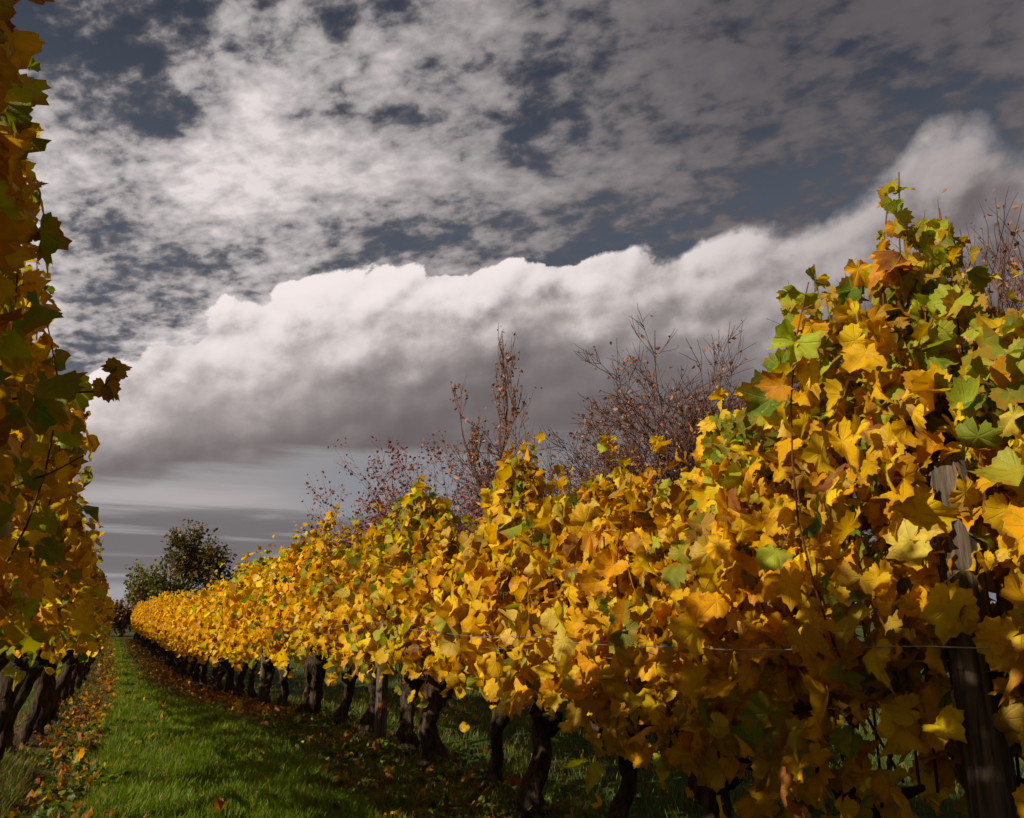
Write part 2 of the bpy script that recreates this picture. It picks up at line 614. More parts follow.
def leaves_mesh(name, rng, pos, nrm, tip, size, col, lod, curl=1.0):
    """one mesh of many leaves; nrm/tip are (K,3), size (K,), col (K,3)"""
    V2, T = LT[lod]
    K = len(pos)
    nrm = norm(nrm)
    tip = norm(tip - (tip * nrm).sum(1)[:, None] * nrm)
    side = np.cross(tip, nrm)
    x = V2[:, 0][None, :]
    y = V2[:, 1][None, :]
    r2 = x * x + y * y
    ang = np.arctan2(x, y)
    c = lambda s: (rng.normal(0, s, K) * curl)[:, None]
    fold = (np.abs(rng.normal(0.15, 0.42, K)) * curl)[:, None]
    z = (c(0.32) - 0.22 * curl) * r2 + fold * np.abs(x) + (c(0.34) - 0.12) * y * np.abs(y) + c(0.32) * x * y + c(0.22) * x * r2
    ph = rng.uniform(0, 6.28, K)[:, None]
    z = z + c(0.20) * np.sin(3 * ang + ph) * r2 + c(0.15) * np.sin(5 * ang + 2 * ph) * r2 + c(0.05) * np.sin(9 * ang + ph) * r2
    f = 1 + c(0.06) * np.cos(5 * ang) + c(0.09) * np.sin(2 * ang + ph) + c(0.045) * np.sin(7 * ang + 2 * ph) + c(0.06) * np.sin(ang + ph)
    sc_x = (1.04 - np.abs(rng.normal(0, 0.16, K)))[:, None]
    L = np.stack([x * f * sc_x, y * f, z], -1) * size[:, None, None]
    V = pos[:, None, :] + L[..., 0:1] * side[:, None, :] + L[..., 1:2] * tip[:, None, :] + L[..., 2:3] * nrm[:, None, :]
    n = len(V2)
    TT = (T[None] + (np.arange(K) * n)[:, None, None]).reshape(-1, 3)
    uv = np.tile(V2, (K, 1))
    cc = np.repeat(col, n, axis=0)
    return mesh_np(name, V.reshape(-1, 3), TT, uv=uv, col=cc)


PAL = {
    'gold': (0.78, 0.41, 0.006), 'yellow': (0.80, 0.52, 0.012), 'amber': (0.62, 0.28, 0.008), 'pale': (0.72, 0.50, 0.075),
    'lime': (0.40, 0.42, 0.035), 'olive': (0.20, 0.23, 0.025), 'green': (0.10, 0.17, 0.02), 'brown': (0.22, 0.085, 0.02),
    'rust': (0.30, 0.09, 0.03), 'bronze': (0.42, 0.24, 0.03)}
KEYS = list(PAL)
PARR = np.array([PAL[k] for k in KEYS])


def pick(rng, K, weights):
    """weights: dict name -> array(K) or float"""
    W = np.zeros((K, len(KEYS)))
    for k, w in weights.items():
        W[:, KEYS.index(k)] = w
    W = np.maximum(W, 0)
    cum = np.cumsum(W, 1)
    u = rng.uniform(0, 1, K)[:, None] * cum[:, -1:]
    idx = (u > cum).sum(1)
    c = PARR[idx]
    j = rng.uniform(0.78, 1.15, K)[:, None]
    c = c * j * (1 + rng.normal(0, 0.07, (K, 3)) * np.array([0.4, 1, 0.6]))
    return np.clip(c, 0.004, 0.85)


# ------------------------------------------------------------------ vines


def vine_trunk(rng, base, head, r, sides=10, arms=True):
    """gnarled old stump from base to head, with a swollen head and two short arms along the row"""
    n = 15
    t = np.linspace(0, 1, n)[:, None]
    P = base + (head - base) * t
    wob = np.cumsum(rng.normal(0, 0.012, (n, 3)), 0)
    wob -= wob[:1]
    P = P + wob * np.array([1, 1, 0.2]) + np.array([1, 1, 0]) * ((np.sin(t * rng.uniform(3, 7) + rng.uniform(0, 6))) * 0.04) + np.array([0, 1.0, 0]) * (rng.normal(0, 0.09) * (1 - t))
    th = np.arange(sides) * 2 * math.pi / sides
    rr = 1.35 * r * (1.25 - 0.55 * np.sin(t * math.pi * 0.85) ** 1.2 + 0.30 * sstep(0.7, 1.0, t))
    rr = np.repeat(rr, sides, 1)
    tw = rng.uniform(1, 3)
    rr *= 1 + 0.16 * np.sin(3 * th[None] + t * tw * 3) + 0.10 * np.sin(5 * th[None] - t * 7) + rng.normal(0, 0.07, rr.shape)
    rr[0] *= 1.35
    P[0, 2] -= 0.05
    parts = [tube(P, rr, sides)]
    top = P[-1]
    if arms:
        for s in (-1, 1):
            L = rng.uniform(0.22, 0.42)
            q = np.linspace(0, 1, 6)[:, None]
            A = top + np.array([rng.normal(0, 0.05), s * L, rng.uniform(0.02, 0.16)]) * q
            A = A + rng.normal(0, 0.012, A.shape) * (q > 0)
            A[0] = top - np.array([0, 0, 0.05])
            parts.append(tube(A, np.linspace(r * 0.62, r * 0.26, 6) * rng.uniform(0.9, 1.1, 6), 7))
    return join(parts)


def shoot_lines(rng, head, top_fn, face, n, half=0.52, spread=0.17):
    """canes growing from head/arms; top_fn(y local) gives the wanted height of the canopy there"""
    out = []
    for i in range(n):
        y0 = -half + (i + 0.5) / n * 2 * half + rng.normal(0, 0.05)
        p = head + np.array([rng.normal(0, 0.03), np.clip(y0, -0.45, 0.45) * 0.75, rng.uniform(0.0, 0.1)])
        y1 = y0 + rng.normal(0, 0.07)
        over = rng.uniform(0.05, 0.26) if rng.uniform() < 0.28 else -rng.uniform(0.05, 0.27)
        ht = max(top_fn(y1) + over, p[2] + 0.35)
        m = 9
        t = np.linspace(0, 1, m)[:, None]
        x1 = rng.normal(0, spread)
        end = np.array([head[0] + x1, y1, ht])
        mid = np.array([head[0] + x1 * 1.1 + rng.normal(0, 0.05), (p[1] + y1) / 2 + rng.normal(0, 0.05), (p[2] + ht) / 2])
        L = (1 - t) ** 2 * p + 2 * t * (1 - t) * (2 * mid - (p + end) / 2) + t ** 2 * end
        L = L + rng.normal(0, 0.008, L.shape) * t
        out.append(L)
    return out


def leaf_cloud(rng, lines, head, top_fn, bot, n_leaf, face, size, halfw, half):
    """positions/normals/tips of the leaves: hung off the canes and filling the two leafy walls of the trellis"""
    K = n_leaf
    seed_ph = rng.uniform(0, 6.28)
    # along canes
    k1 = int(K * 0.45)
    li = rng.integers(0, len(lines), k1)
    tt = rng.uniform(0.05, 1.0, k1)
    A = np.array(lines)
    f = tt * (A.shape[1] - 1)
    i0 = np.minimum(f.astype(int), A.shape[1] - 2)
    fr = (f - i0)[:, None]
    p1 = A[li, i0] * (1 - fr) + A[li, i0 + 1] * fr
    sd = np.where(rng.uniform(0, 1, k1) < 0.62, face, -face)
    off = rng.uniform(0.04, 0.16, k1) * (1 - 0.55 * tt)
    p1 = p1 + np.stack([sd * off, rng.normal(0, 0.07, k1), rng.uniform(-0.05, 0.05, k1)], -1)
    # leafy wall
    k2 = K - k1
    y = rng.uniform(-half, half, k2)
    tops = np.array([top_fn(v) for v in y])
    q = rng.uniform(0, 1, k2) ** 0.72
    bots = bot + 0.20 * np.sin(y * 6.3 + seed_ph) + 0.09 * np.sin(y * 17 + 2 * seed_ph) + rng.normal(0, 0.08, k2)
    z = bots + (tops - 0.08 - bots) * q
    s2 = np.where(rng.uniform(0, 1, k2) < (0.60 if face < 0 else 0.74), face, -face)
    prof = halfw * (0.70 + 0.42 * np.sin(np.clip(q * 1.1 + 0.1, 0, 1) * math.pi)) * (1 - 0.55 * sstep(0.75, 1.0, q))
    lump = 0.55 + 0.62 * (0.5 + 0.28 * np.sin(y * 9.1 + z * 3.3 + seed_ph) + 0.24 * np.sin(z * 10.3 - y * 4.1 + 2 * seed_ph) + 0.2 * np.sin(y * 17 + z * 14))
    x = head[0] + s2 * prof * np.clip(1 + 1.35 * (lump - 1), 0.15, 1.6) * np.sqrt(rng.uniform(0.05, 1.0, k2))
    p2 = np.stack([x, y, z], -1)
    P = np.concatenate([p1, p2])
    sd = np.concatenate([sd, s2])
    N = np.stack([sd * rng.uniform(0.15, 1.0, K), rng.normal(0, 0.62, K), rng.uniform(-0.25, 0.85, K)], -1) + rng.normal(0, 0.28, (K, 3))
    tip = np.stack([sd * 0.25 + rng.normal(0, 0.4, K), rng.normal(0, 0.55, K), 0.12 - np.abs(rng.normal(0.85, 0.40, K))], -1)
    sz = size * np.clip(rng.normal(0.93, 0.32, K), 0.35, 1.5)
    tp = np.array([top_fn(v) for v in P[:, 1]])
    sz *= 1 - 0.40 * sstep(-0.35, 0.02, P[:, 2] - tp)
    # every cane ends in a tuft of small young leaves
    kt = 5
    f = rng.uniform(0.80, 1.0, (len(lines), kt)) * (A.shape[1] - 1)
    i0 = np.minimum(f.astype(int), A.shape[1] - 2)
    li = np.arange(len(lines))[:, None]
    fr = (f - i0)[..., None]
    T3 = (A[li, i0] * (1 - fr) + A[li, i0 + 1] * fr).reshape(-1, 3)
    kk = len(T3)
    an = rng.uniform(0, 6.28, kk)
    dr = np.stack([np.cos(an), np.sin(an), rng.normal(0, 0.3, kk)], -1)
    T3 = T3 + dr * 0.02
    P = np.concatenate([P, T3])
    N = np.concatenate([N, np.stack([-dr[:, 0] * 0.2, -dr[:, 1] * 0.2, np.ones(kk)], -1) + rng.normal(0, 0.4, (kk, 3))])
    tip = np.concatenate([tip, dr - np.array([0, 0, 0.35])])
    sz = np.concatenate([sz, size * rng.uniform(0.30, 0.72, kk)])
    return P, N, tip, sz


RCOL = ['green', 'lime', 'olive', 'gold', 'yellow', 'amber', 'pale', 'brown', 'rust', 'bronze']


def vine_colours(rng, P, top_fn, green, kind):
    K = len(P)
    tp = np.array([top_fn(v) for v in P[:, 1]])
    up = sstep(-0.9, 0.0, P[:, 2] - tp)
    gpat = 0.5 + 0.5 * np.sin(P[:, 1] * 5.0 + P[:, 2] * 4.0 + rng.uniform(0, 6))
    gr = np.clip(green * (0.25 + 1.0 * up) * (0.5 + gpat), 0, 1.6)
    if kind == 'far':
        return pick(rng, K, {'gold': 1.0, 'amber': 0.42, 'yellow': 0.45, 'lime': 0.10 + 0.3 * gr, 'bronze': 0.08, 'rust': 0.07, 'brown': 0.03})
    if kind == 'left':
        return pick(rng, K, {'gold': 0.9, 'amber': 0.22, 'yellow': 0.9, 'lime': 0.35 + 0.4 * gr, 'olive': 0.35 + 0.5 * gr, 'bronze': 0.22, 'green': 0.14 + 0.2 * gr, 'rust': 0.05, 'brown': 0.05})
    return pick(rng, K, {'gold': 0.95 - 0.4 * gr, 'yellow': 0.75 - 0.25 * gr, 'amber': 0.15, 'pale': 0.16, 'lime': 0.06 + 0.65 * gr, 'olive': 0.03 + 0.50 * gr,
                         'green': 0.01 + 0.16 * gr, 'bronze': 0.14 + 0.30 * gr, 'rust': 0.025, 'brown': 0.07})


RTOP = ([0.0, 1.10, 1.60, 1.90, 2.20, 2.60, 3.1, 4.1, 5.0, 5.45, 5.68, 5.98, 6.22, 6.6, 7.3, 7.9, 8.5, 9.2, 10.5, 12, 14, 16.5, 18.5, 22, 30, 62],
        [2.26, 2.34, 2.52, 2.92, 2.80, 2.58, 2.24, 2.14, 2.12, 2.14, 2.74, 2.66, 2.20, 2.20, 2.26, 2.66, 2.44, 2.22, 2.34, 2.50, 2.44, 2.38, 2.22, 2.02, 2.10, 2.12])
LTOP = ([-2, 1.2, 2, 3, 4.5, 6, 8, 11, 15, 22, 35, 62], [3.0, 3.75, 3.75, 3.4, 3.1, 2.8, 2.6, 2.45, 2.3, 2.2, 2.1, 2.1])
RBOT = ([0, 1.6, 1.9, 2.5, 2.7, 3.4, 4.2, 4.9, 5.4, 7, 62], [0.85, 0.85, 0.82, 0.40, 0.38, 0.60, 0.55, 0.74, 0.76, 0.74, 0.72])
LBOT = ([0, 3, 5, 9, 62], [0.95, 1.0, 1.08, 1.12, 1.0])


def tubes_obj(name, lines, r0, r1, mat, parent, sides=5):
    V, T = join([tube(L, np.linspace(r0, r1, len(L)), sides) for L in lines])
    return obj(name, mesh_np(name, V, T), mat, parent)


def make_vine(seed, side, y, label, group, n_leaf, lod, green, size, shoots_as_parts, trunk_lean, hw, head_z, stump_r):
    rng = np.random.default_rng(seed)
    row, TOP, BOT = (rowR, RTOP, RBOT) if side == 'R' else (rowL, LTOP, LBOT)
    x = float(row(y))
    root_x = x - trunk_lean
    zb = float(gz(root_x, y))
    o = thing('grape_vine', label, 'grape vine', (root_x, y, zb), 0, group)
    ph = rng.uniform(0, 6.28)
    amp = 0.10 if y < 24 else 0.06
    vig = rng.normal(0, 0.05)
    top_fn = lambda yl: float(np.interp(y + yl, *TOP)) + amp * (math.sin(yl * 11 + ph) + 0.7 * math.sin(yl * 23 + 2 * ph)) + (0.07 - 0.24 * (yl / 0.58) ** 2 if side == 'R' and y > 2.9 else 0.0) + vig
    bot = float(np.interp(y, *BOT))
    n_leaf = int(n_leaf * rng.uniform(0.82, 1.12))
    face = -1 if side == 'R' else 1
    head = np.array([trunk_lean + rng.normal(0, 0.02), rng.normal(0, 0.05), head_z + rng.normal(0, 0.04)])
    V, T = vine_trunk(rng, np.array([0.0, rng.normal(0, 0.06), 0.0]), head, stump_r * rng.uniform(0.65, 1.15))
    obj('trunk', mesh_np('trunk', V, T), M_VTRUNK, o)
    lines = shoot_lines(rng, head, top_fn, face, 12, half=0.54, spread=0.13)
    if shoots_as_parts:
        for L in lines:
            V, T = tube(L, np.linspace(0.0065, 0.0028, len(L)), 6)
            obj('shoot', mesh_np('shoot', V, T), M_CANE, o)
    P, N, tip, sz = leaf_cloud(rng, lines, head, top_fn, bot, n_leaf, face, size, hw, 0.62)
    col = vine_colours(rng, P, top_fn, green, 'left' if side == 'L' else 'right')
    me = leaves_mesh('foliage', rng, P, N, tip, sz, col, lod)
    obj('foliage', me, M_LEAF if lod < 2 else M_LEAF_FAR, o)
    return o, rng


def make_far_variant(seed, side, height, bot):
    rng = np.random.default_rng(seed)
    o = thing('grape_vine', 'x', 'grape vine', (0, 0, 0), 0, 'x')
    lean = 0.04 if side == 'R' else 0.16
    bump_ = rng.uniform(0, 6.28)
    top_fn = lambda yl: height + 0.05 + 0.08 * math.sin(yl * 6 + bump_) + 0.05 * math.sin(yl * 13) - 0.20 * (yl / 0.58) ** 2
    face = -1 if side == 'R' else 1
    head = np.array([lean, 0.0, 0.68 if side == 'R' else 0.9])
    V, T = vine_trunk(rng, np.array([0.0, 0.0, 0.0]), head, 0.065, 8)
    obj('trunk', mesh_np('trunk', V, T), M_VTRUNK, o)
    lines = shoot_lines(rng, head, top_fn, face, 9, half=0.54, spread=0.12)
    P, N, tip, sz = leaf_cloud(rng, lines, head, top_fn, bot, 520, face, 0.082, 0.30, 0.62)
    col = vine_colours(rng, P, top_fn, 0.25, 'far' if side == 'R' else 'left')
    obj('foliage', leaves_mesh('foliage', rng, P, N, tip, sz, col, 2), M_LEAF_FAR, o)
    return o


def copy_tree(o, parent=None):
    c = o.copy()
    COL.objects.link(c)
    if parent is not None:
        c.parent = parent
    for ch in list(o.children):
        copy_tree(ch, c)
    return c


ORD = ['first', 'second', 'third', 'fourth', 'fifth', 'sixth', 'seventh', 'eighth', 'ninth', 'tenth', 'eleventh', 'twelfth', 'thirteenth', 'fourteenth',
       'fifteenth', 'sixteenth', 'seventeenth', 'eighteenth']
GR_R = 'vines of the sunlit row right of the grass alley'
GR_L = 'vines of the backlit row left of the grass alley'

R_NEAR = [
    # y, leaves, lod, green, label
    (1.15, 900, 0, 1.9, 'dim olive and gold vine cut off by the right edge behind the thick wooden post'),
    (1.85, 1150, 0, 2.2, 'tallest green tipped vine in the right row rising over the thick wooden post'),
    (2.60, 900, 0, 1.0, 'yellow vine just left of the thick post with leaves hanging low to the bottom edge'),
    (3.35, 820, 0, 0.32, 'bright golden vine in front of the large bare brown bush'),
    (4.20, 760, 0, 0.20, 'golden vine with a low drooping leaf cluster left of the lowest hanging leaves'),
    (5.25, 620, 1, 0.22, 'golden vine between the drooping low cluster and the knobbly headed stump'),
    (6.05, 720, 1, 0.60, 'vine on a knobbly forked stump with a narrow green tuft below the slender bare tree'),
    (7.44, 570, 1, 0.42, 'vine on a stout leaning stump just right of the square pale post'),
    (8.12, 680, 1, 1.6, 'greenest vine of the right row with a green top above the square pale post'),
    (9.40, 550, 1, 0.45, 'yellow vine on a curved stump just left of the square pale post'),
    (10.40, 540, 1, 0.30, 'orange gold vine in front of the red leaved bush'),
    (11.45, 540, 1, 0.40, 'gold vine left of the red leaved bush with two thin dark stumps near'),
]
for i, (y, nl, lod, gr, lab) in enumerate(R_NEAR):
    size = 0.079 if y < 2.2 else 0.084 if y < 3 else 0.086
    o, rng = make_vine(100 + i, 'R', y, lab, GR_R, nl, lod, gr, size, y < 12.2, 0.03 + 0.05 * (i % 3), 0.34 if y > 3 else 0.38, 0.64 + 0.03 * (i % 2), 0.072 if i % 2 else 0.06)

yy = 12.5
k = 0
far_R = [make_far_variant(300 + j, 'R', 2.15, 0.74) for j in range(7)]
first = [True] * 7
rr = random.Random(4)
while yy < 60:
    if yy < 19:
        lab = ORD[k] + ' golden vine beyond the red bush, counted away from camera along right row'
        o, rng = make_vine(140 + k, 'R', yy, lab, GR_R, 600, 2, 0.35, 0.085, False, 0.04, 0.33, 0.66, 0.07)
    else:
        j = rr.randrange(7)
        if first[j]:
            o = far_R[j]
            first[j] = False
        else:
            o = copy_tree(far_R[j])
        x = float(rowR(yy)) - 0.04
        o.location = (x, yy, float(gz(x, yy)))
        s = float(np.interp(yy, *RTOP)) / 2.15 * rr.uniform(0.97, 1.04)
        o.scale = (1, rr.choice((1, 1.05)), s)
        tag(o, 'small orange gold vine in the distant unbroken stretch of the right row', 'grape vine', GR_R + ', far stretch')
    yy += rr.uniform(0.92, 1.2)
    k += 1
for j in range(7):
    if first[j]:
        for ch in list(far_R[j].children):
            bpy.data.objects.remove(ch)
        bpy.data.objects.remove(far_R[j])

L_NEAR = [
    (-0.9, 230, 1, 0.4, None), (0.2, 230, 1, 0.4, None), (1.35, 900, 0, 0.6, 'dark vine whose topmost leaf tips hang into the top left corner'),
    (2.30, 980, 0, 0.6, 'towering dark backlit vine at the top left edge with leaf tips against the clouds'),
    (3.30, 720, 0, 0.5, 'backlit vine with a twig of two dark leaves sticking out over the alley'),
    (4.30, 600, 0, 0.5, 'backlit amber vine whose big olive leaves fill the left edge at mid height'),
    (5.30, 540, 1, 0.45, 'backlit vine with leaves hanging over the pale lit trunk at the left edge'),
    (6.35, 440, 1, 0.4, 'backlit vine over the first dark leaning trunk in the left row'),
    (7.40, 400, 1, 0.35, 'backlit vine standing second among dark leaning trunks of the left row'),
    (8.45, 390, 1, 0.3, 'backlit vine standing third among dark leaning trunks of the left row'),
    (9.55, 400, 1, 0.3, 'backlit vine standing fourth among dark leaning trunks of the left row'),
    (10.60, 420, 1, 0.3, 'backlit vine standing fifth among dark leaning trunks of the left row'),
]
for i, (y, nl, lod, gr, lab) in enumerate(L_NEAR):
    if lab is None:
        lab = 'vine of the left row beside and behind the camera, outside the photo'
    o, rng = make_vine(500 + i, 'L', y, lab, GR_L, nl, lod, gr, 0.074 if y < 3 else 0.080, 1 < y < 6, 0.21 - 0.03 * (i % 3), 0.30 if y < 2.5 else 0.34 if y < 5 else 0.31, 0.96, 0.052 + 0.006 * (i % 3))


def side_twig(vine_name, pts, leaves, seed):
    """a cane with a few leaves of its own, sticking out of a vine (world coordinates)"""
    v = next(o for o in bpy.data.objects if o.get('label') == vine_name)
    off = np.array(v.location)
    rng = np.random.default_rng(seed)
    P = np.array(pts) - off
    V, T = tube(P, np.linspace(0.005, 0.002, len(P)), 6)
    sh = obj('shoot', mesh_np('shoot', V, T), M_CANE, v)
    A = np.array([l[0] for l in leaves]) - off
    N = np.array([l[1] for l in leaves])
    tp = np.array([l[2] for l in leaves])
    col = pick(rng, len(leaves), {'olive': 1, 'bronze': 1, 'gold': 0.8})
    obj('leaf_spray', leaves_mesh('leaf_spray', rng, A, N, tp, np.array([l[3] for l in leaves]), col, 0), M_LEAF, sh)


side_twig(L_NEAR[4][4], [(-0.40, 3.35, 2.16), (-0.22, 3.28, 2.19), (-0.12, 3.22, 2.19), (-0.085, 3.2, 2.24), (-0.07, 3.2, 2.29)],
          [((-0.075, 3.2, 2.27), (-0.2, -1, 0.25), (0.55, 0, 0.45), 0.055), ((-0.10, 3.21, 2.21), (0.1, -1, 0.1), (0.25, 0, -0.8), 0.060),
           ((-0.085, 3.2, 2.20), (0.2, -0.9, 0.4), (0.9, 0.1, 0.05), 0.045), ((-0.085, 3.2, 2.28), (0.3, -0.8, 0.5), (-0.7, 0, 0.5), 0.035)], 5)
side_twig(L_NEAR[4][4], [(-0.36, 3.35, 1.84), (-0.24, 3.3, 1.89), (-0.14, 3.25, 1.955)], [((-0.30, 3.32, 1.87), (0.4, -1, 0.2), (0.3, 0, -0.8), 0.05)], 6)
yy = 11.65
far_L = [make_far_variant(700 + j, 'L', 2.3, 0.97) for j in range(5)]
first = [True] * 5
while yy < 60:
    j = rr.randrange(5)
    if first[j]:
        o = far_L[j]
        first[j] = False
    else:
        o = copy_tree(far_L[j])
    x = float(rowL(yy)) - 0.16
    o.location = (x, yy, float(gz(x, yy)))
    s = float(np.interp(yy, *LTOP)) / 2.3 * rr.uniform(0.97, 1.04)
    o.scale = (1, 1, s)
    tag(o, 'small yellow vine in the distant stretch of the left row', 'grape vine', GR_L + ', far stretch')
    yy += 1.05


# ------------------------------------------------------------------ posts and wires
def post(x, y, h, r, label, sides=12, lean=(0, 0)):
    rng = np.random.default_rng(int(y * 100))
    n = 14
    t = np.linspace(0, 1, n)[:, None]
    zb = float(gz(x, y))
    P = np.array([0, 0, -0.1]) + t * np.array([lean[0], lean[1], h + 0.1])
    rad = np.full((n, sides), r) * (1.08 - 0.14 * t) * (1 + rng.normal(0, 0.025, (1, sides))) * (1 + rng.normal(0, 0.012, (n, sides)))
    rad[-1] *= 0.86
    V, T = tube(P, rad, sides)
    o = obj('wooden_post', mesh_np('wooden_post', V, T, smooth=False if sides < 6 else True), M_POST, None, (x, y, zb))
    return tag(o, label, 'post', 'wooden trellis posts of the right row')


post(2.78, 1.95, 1.90, 0.078, 'thick weathered round wooden post half hidden by leaves near the right edge')
post(2.70, 8.66, 1.80, 0.062, 'square pale wooden post beside a dark stump in the middle of the right row', 4)
post(2.47, 14.6, 1.8, 0.055, 'slim wooden post farther along the right row past the square pale post', 8)
post(2.12, 20.6, 1.8, 0.05, 'dark slim post small in the far right row near the green alley', 8)


def wire(x, z, y0, y1, label, sag):
    pts = []
    ps = [1.95, 8.66, 14.6, 20.6]
    for y in np.linspace(y0, y1, 90):
        k = min(range(len(ps)), key=lambda q: abs(ps[q] - y))
        seg = sorted(ps, key=lambda q: abs(q - y))[:2]
        tt = np.clip((y - min(seg)) / (max(seg) - min(seg)), 0, 1)
        xx = float(rowR(y)) - 2.85 + x
        pts.append((xx, y, float(gz(2.8, y)) + z - sag * 4 * tt * (1 - tt)))
    V, T = tube(np.array(pts), np.full(len(pts), 0.0022), 5)
    o = obj('trellis_wire', mesh_np('trellis_wire', V, T), M_WIRE)
    return tag(o, label, 'wire', 'trellis wires of the right row')


wire(2.50, 1.24, 0.4, 20.6, 'thin pale trellis wire in front of the leaves beside the thick post', 0.05)
wire(2.67, 1.19, 0.4, 20.6, 'lower trellis wire sagging behind the front wire at the thick post', 0.09)


# ------------------------------------------------------------------ trees
def grow(rng, p, d, L, r, depth, maxd, out, tips, kids=(3, 5), up=0.12, ang=0.75, shrink=0.66, wob=0.10, twig=0.0042):
    n = 5 if depth < maxd else 3
    P = [p]
    dd = d.copy()
    for i in range(n):
        dd = norm(dd + rng.normal(0, wob, 3) + np.array([0, 0, up * 0.4]))
        P.append(P[-1] + dd * L / n)
    P = np.array(P)
    out.append((P, r, r * 0.55, 7 if depth == 0 else (5 if depth == 1 else 3)))
    if depth >= maxd:
        tips.append(P)
        return
    k = rng.integers(kids[0], kids[1] + 1)
    for c in range(k):
        t = rng.uniform(0.30, 1.0) if c else 1.0
        f = t * n
        i0 = min(int(f), n - 1)
        q = P[i0] + (P[i0 + 1] - P[i0]) * (f - i0)
        base = norm(P[i0 + 1] - P[i0])
        rnd = norm(np.cross(base, rng.normal(0, 1, 3)))
        a = ang * rng.uniform(0.5, 1.15) * (0.35 if c == 0 else 1.0)
        nd = norm(base * math.cos(a) + rnd * math.sin(a) + np.array([0, 0, up]))
        grow(rng, q, nd, L * shrink * rng.uniform(0.75, 1.15), max(r * (0.55 - 0.1 * (c > 0)), twig), depth + 1, maxd, out, tips, kids, up, ang, shrink, wob, twig)


def small_leaves(name, rng, P, size, cols, droop=0.3):
    """small pointed leaves (folded quads) around points P"""
    K = len(P)
    d = norm(rng.normal(0, 1, (K, 3)) + np.array([0, 0, -droop]))
    s = norm(np.cross(d, rng.normal(0, 1, (K, 3))))
    nn = np.cross(d, s)
    sz = size * rng.uniform(0.6, 1.4, K)[:, None]
    a = P
    b = P + d * sz * 0.5 + s * sz * 0.34 + nn * sz * 0.1
    c = P + d * sz
    e = P + d * sz * 0.5 - s * sz * 0.34 + nn * sz * 0.1
    V = np.stack([a, b, c, e], 1).reshape(-1, 3)
    k = np.arange(K) * 4
    T = np.concatenate([np.stack([k, k + 1, k + 2], -1), np.stack([k, k + 2, k + 3], -1)])
    ci = rng.integers(0, len(cols), K)
    cc = np.array(cols)[ci] * rng.uniform(0.65, 1.3, K)[:, None]
    return mesh_np(name, V, T, col=np.repeat(cc, 4, 0), smooth=False)


def tree(seed, name, label, cat, loc, stems, L, r, maxd, leaf_n, leaf_size, cols, kids=(3, 5), up=0.12, ang=0.75, shrink=0.66, fan=0.3, group=None, jit=0.08, wob=0.10, mat=None, squash=(1, 1, 1), twig=0.0042):
    rng = np.random.default_rng(seed)
    o = thing(name, label, cat, loc, 0, group)
    out, tips = [], []
    for s in range(stems):
        d = norm(np.array([rng.normal(0, fan), rng.normal(0, fan), 1.0]))
        p = np.array([rng.normal(0, 0.12), rng.normal(0, 0.12), -0.1]) if stems > 1 else np.array([0, 0, -0.1])
        grow(rng, p, d, L * rng.uniform(0.8, 1.15) if stems > 1 else L, r, 0, maxd, out, tips, kids, up, ang, shrink, wob, twig)
    sq = np.array(squash)
    V, T = join([tube(P * sq, np.linspace(a, b, len(P)), s, cap=False) for P, a, b, s in out])
    obj('trunk', mesh_np('trunk', V, T), mat or M_TREE, o)
    A = np.concatenate([q * sq for q in tips])
    idx = rng.integers(0, len(A), leaf_n)
    P = A[idx] + rng.normal(0, jit, (leaf_n, 3))
    obj('crown', small_leaves('crown', rng, P, leaf_size, cols), M_DRY, o)
    return o


RED = [(0.24, 0.030, 0.024), (0.17, 0.025, 0.024), (0.30, 0.07, 0.03), (0.11, 0.025, 0.02)]
ROSE = [(0.27, 0.085, 0.07), (0.19, 0.05, 0.05), (0.32, 0.12, 0.075)]
BRN = [(0.30, 0.13, 0.065), (0.21, 0.09, 0.045), (0.38, 0.18, 0.09)]
G_TR = 'bare autumn trees and bushes behind the right row'

tree(21, 'red_bush', 'dark red leaved bush rising behind the middle of the right row', 'bush', (6.2, 21.0, -0.3), 9, 2.15, 0.05, 4, 16000, 0.12, RED, (4, 5), 0.08, 0.80, 0.66, 0.40, jit=0.09, twig=0.0045)
tree(22, 'rosy_bush', 'rosy twiggy bush between the red bush and the slender bare tree', 'bush', (7.7, 20.4, -0.3), 9, 2.45, 0.045, 4, 12000, 0.095, ROSE, (4, 5), 0.08, 0.78, 0.66, 0.38, jit=0.07, twig=0.0045)
tree(23, 'bare_tree', 'slender upright bare tree with few dry leaves against the grey cloud', 'tree', (7.1, 15.0, -0.1), 1, 3.5, 0.085, 4, 900, 0.075, BRN, (4, 6), 0.26, 0.42, 0.52, 0.03, jit=0.03, twig=0.006)
tree(24, 'bare_sapling', 'small bare sapling top right of the slender bare tree', 'tree', (8.34, 14.6, 0), 2, 1.45, 0.03, 3, 160, 0.06, BRN, (3, 4), 0.22, 0.45, 0.6, 0.08, jit=0.03)
tree(25, 'bare_bush', 'large dense bare bush with clinging brown leaves left of the tallest vine', 'bush', (9.1, 12.1, 0), 16, 2.5, 0.065, 5, 26000, 0.075, BRN, (4, 5), 0.05, 0.80, 0.67, 0.34, jit=0.05, twig=0.0062)
tree(26, 'brown_tree', 'brown leaved tree just showing at the right edge behind the tallest vine', 'tree', (9.7, 4.95, 0), 5, 2.9, 0.07, 4, 2200, 0.07, BRN, (3, 5), 0.14, 0.65, 0.66, 0.28, jit=0.06)

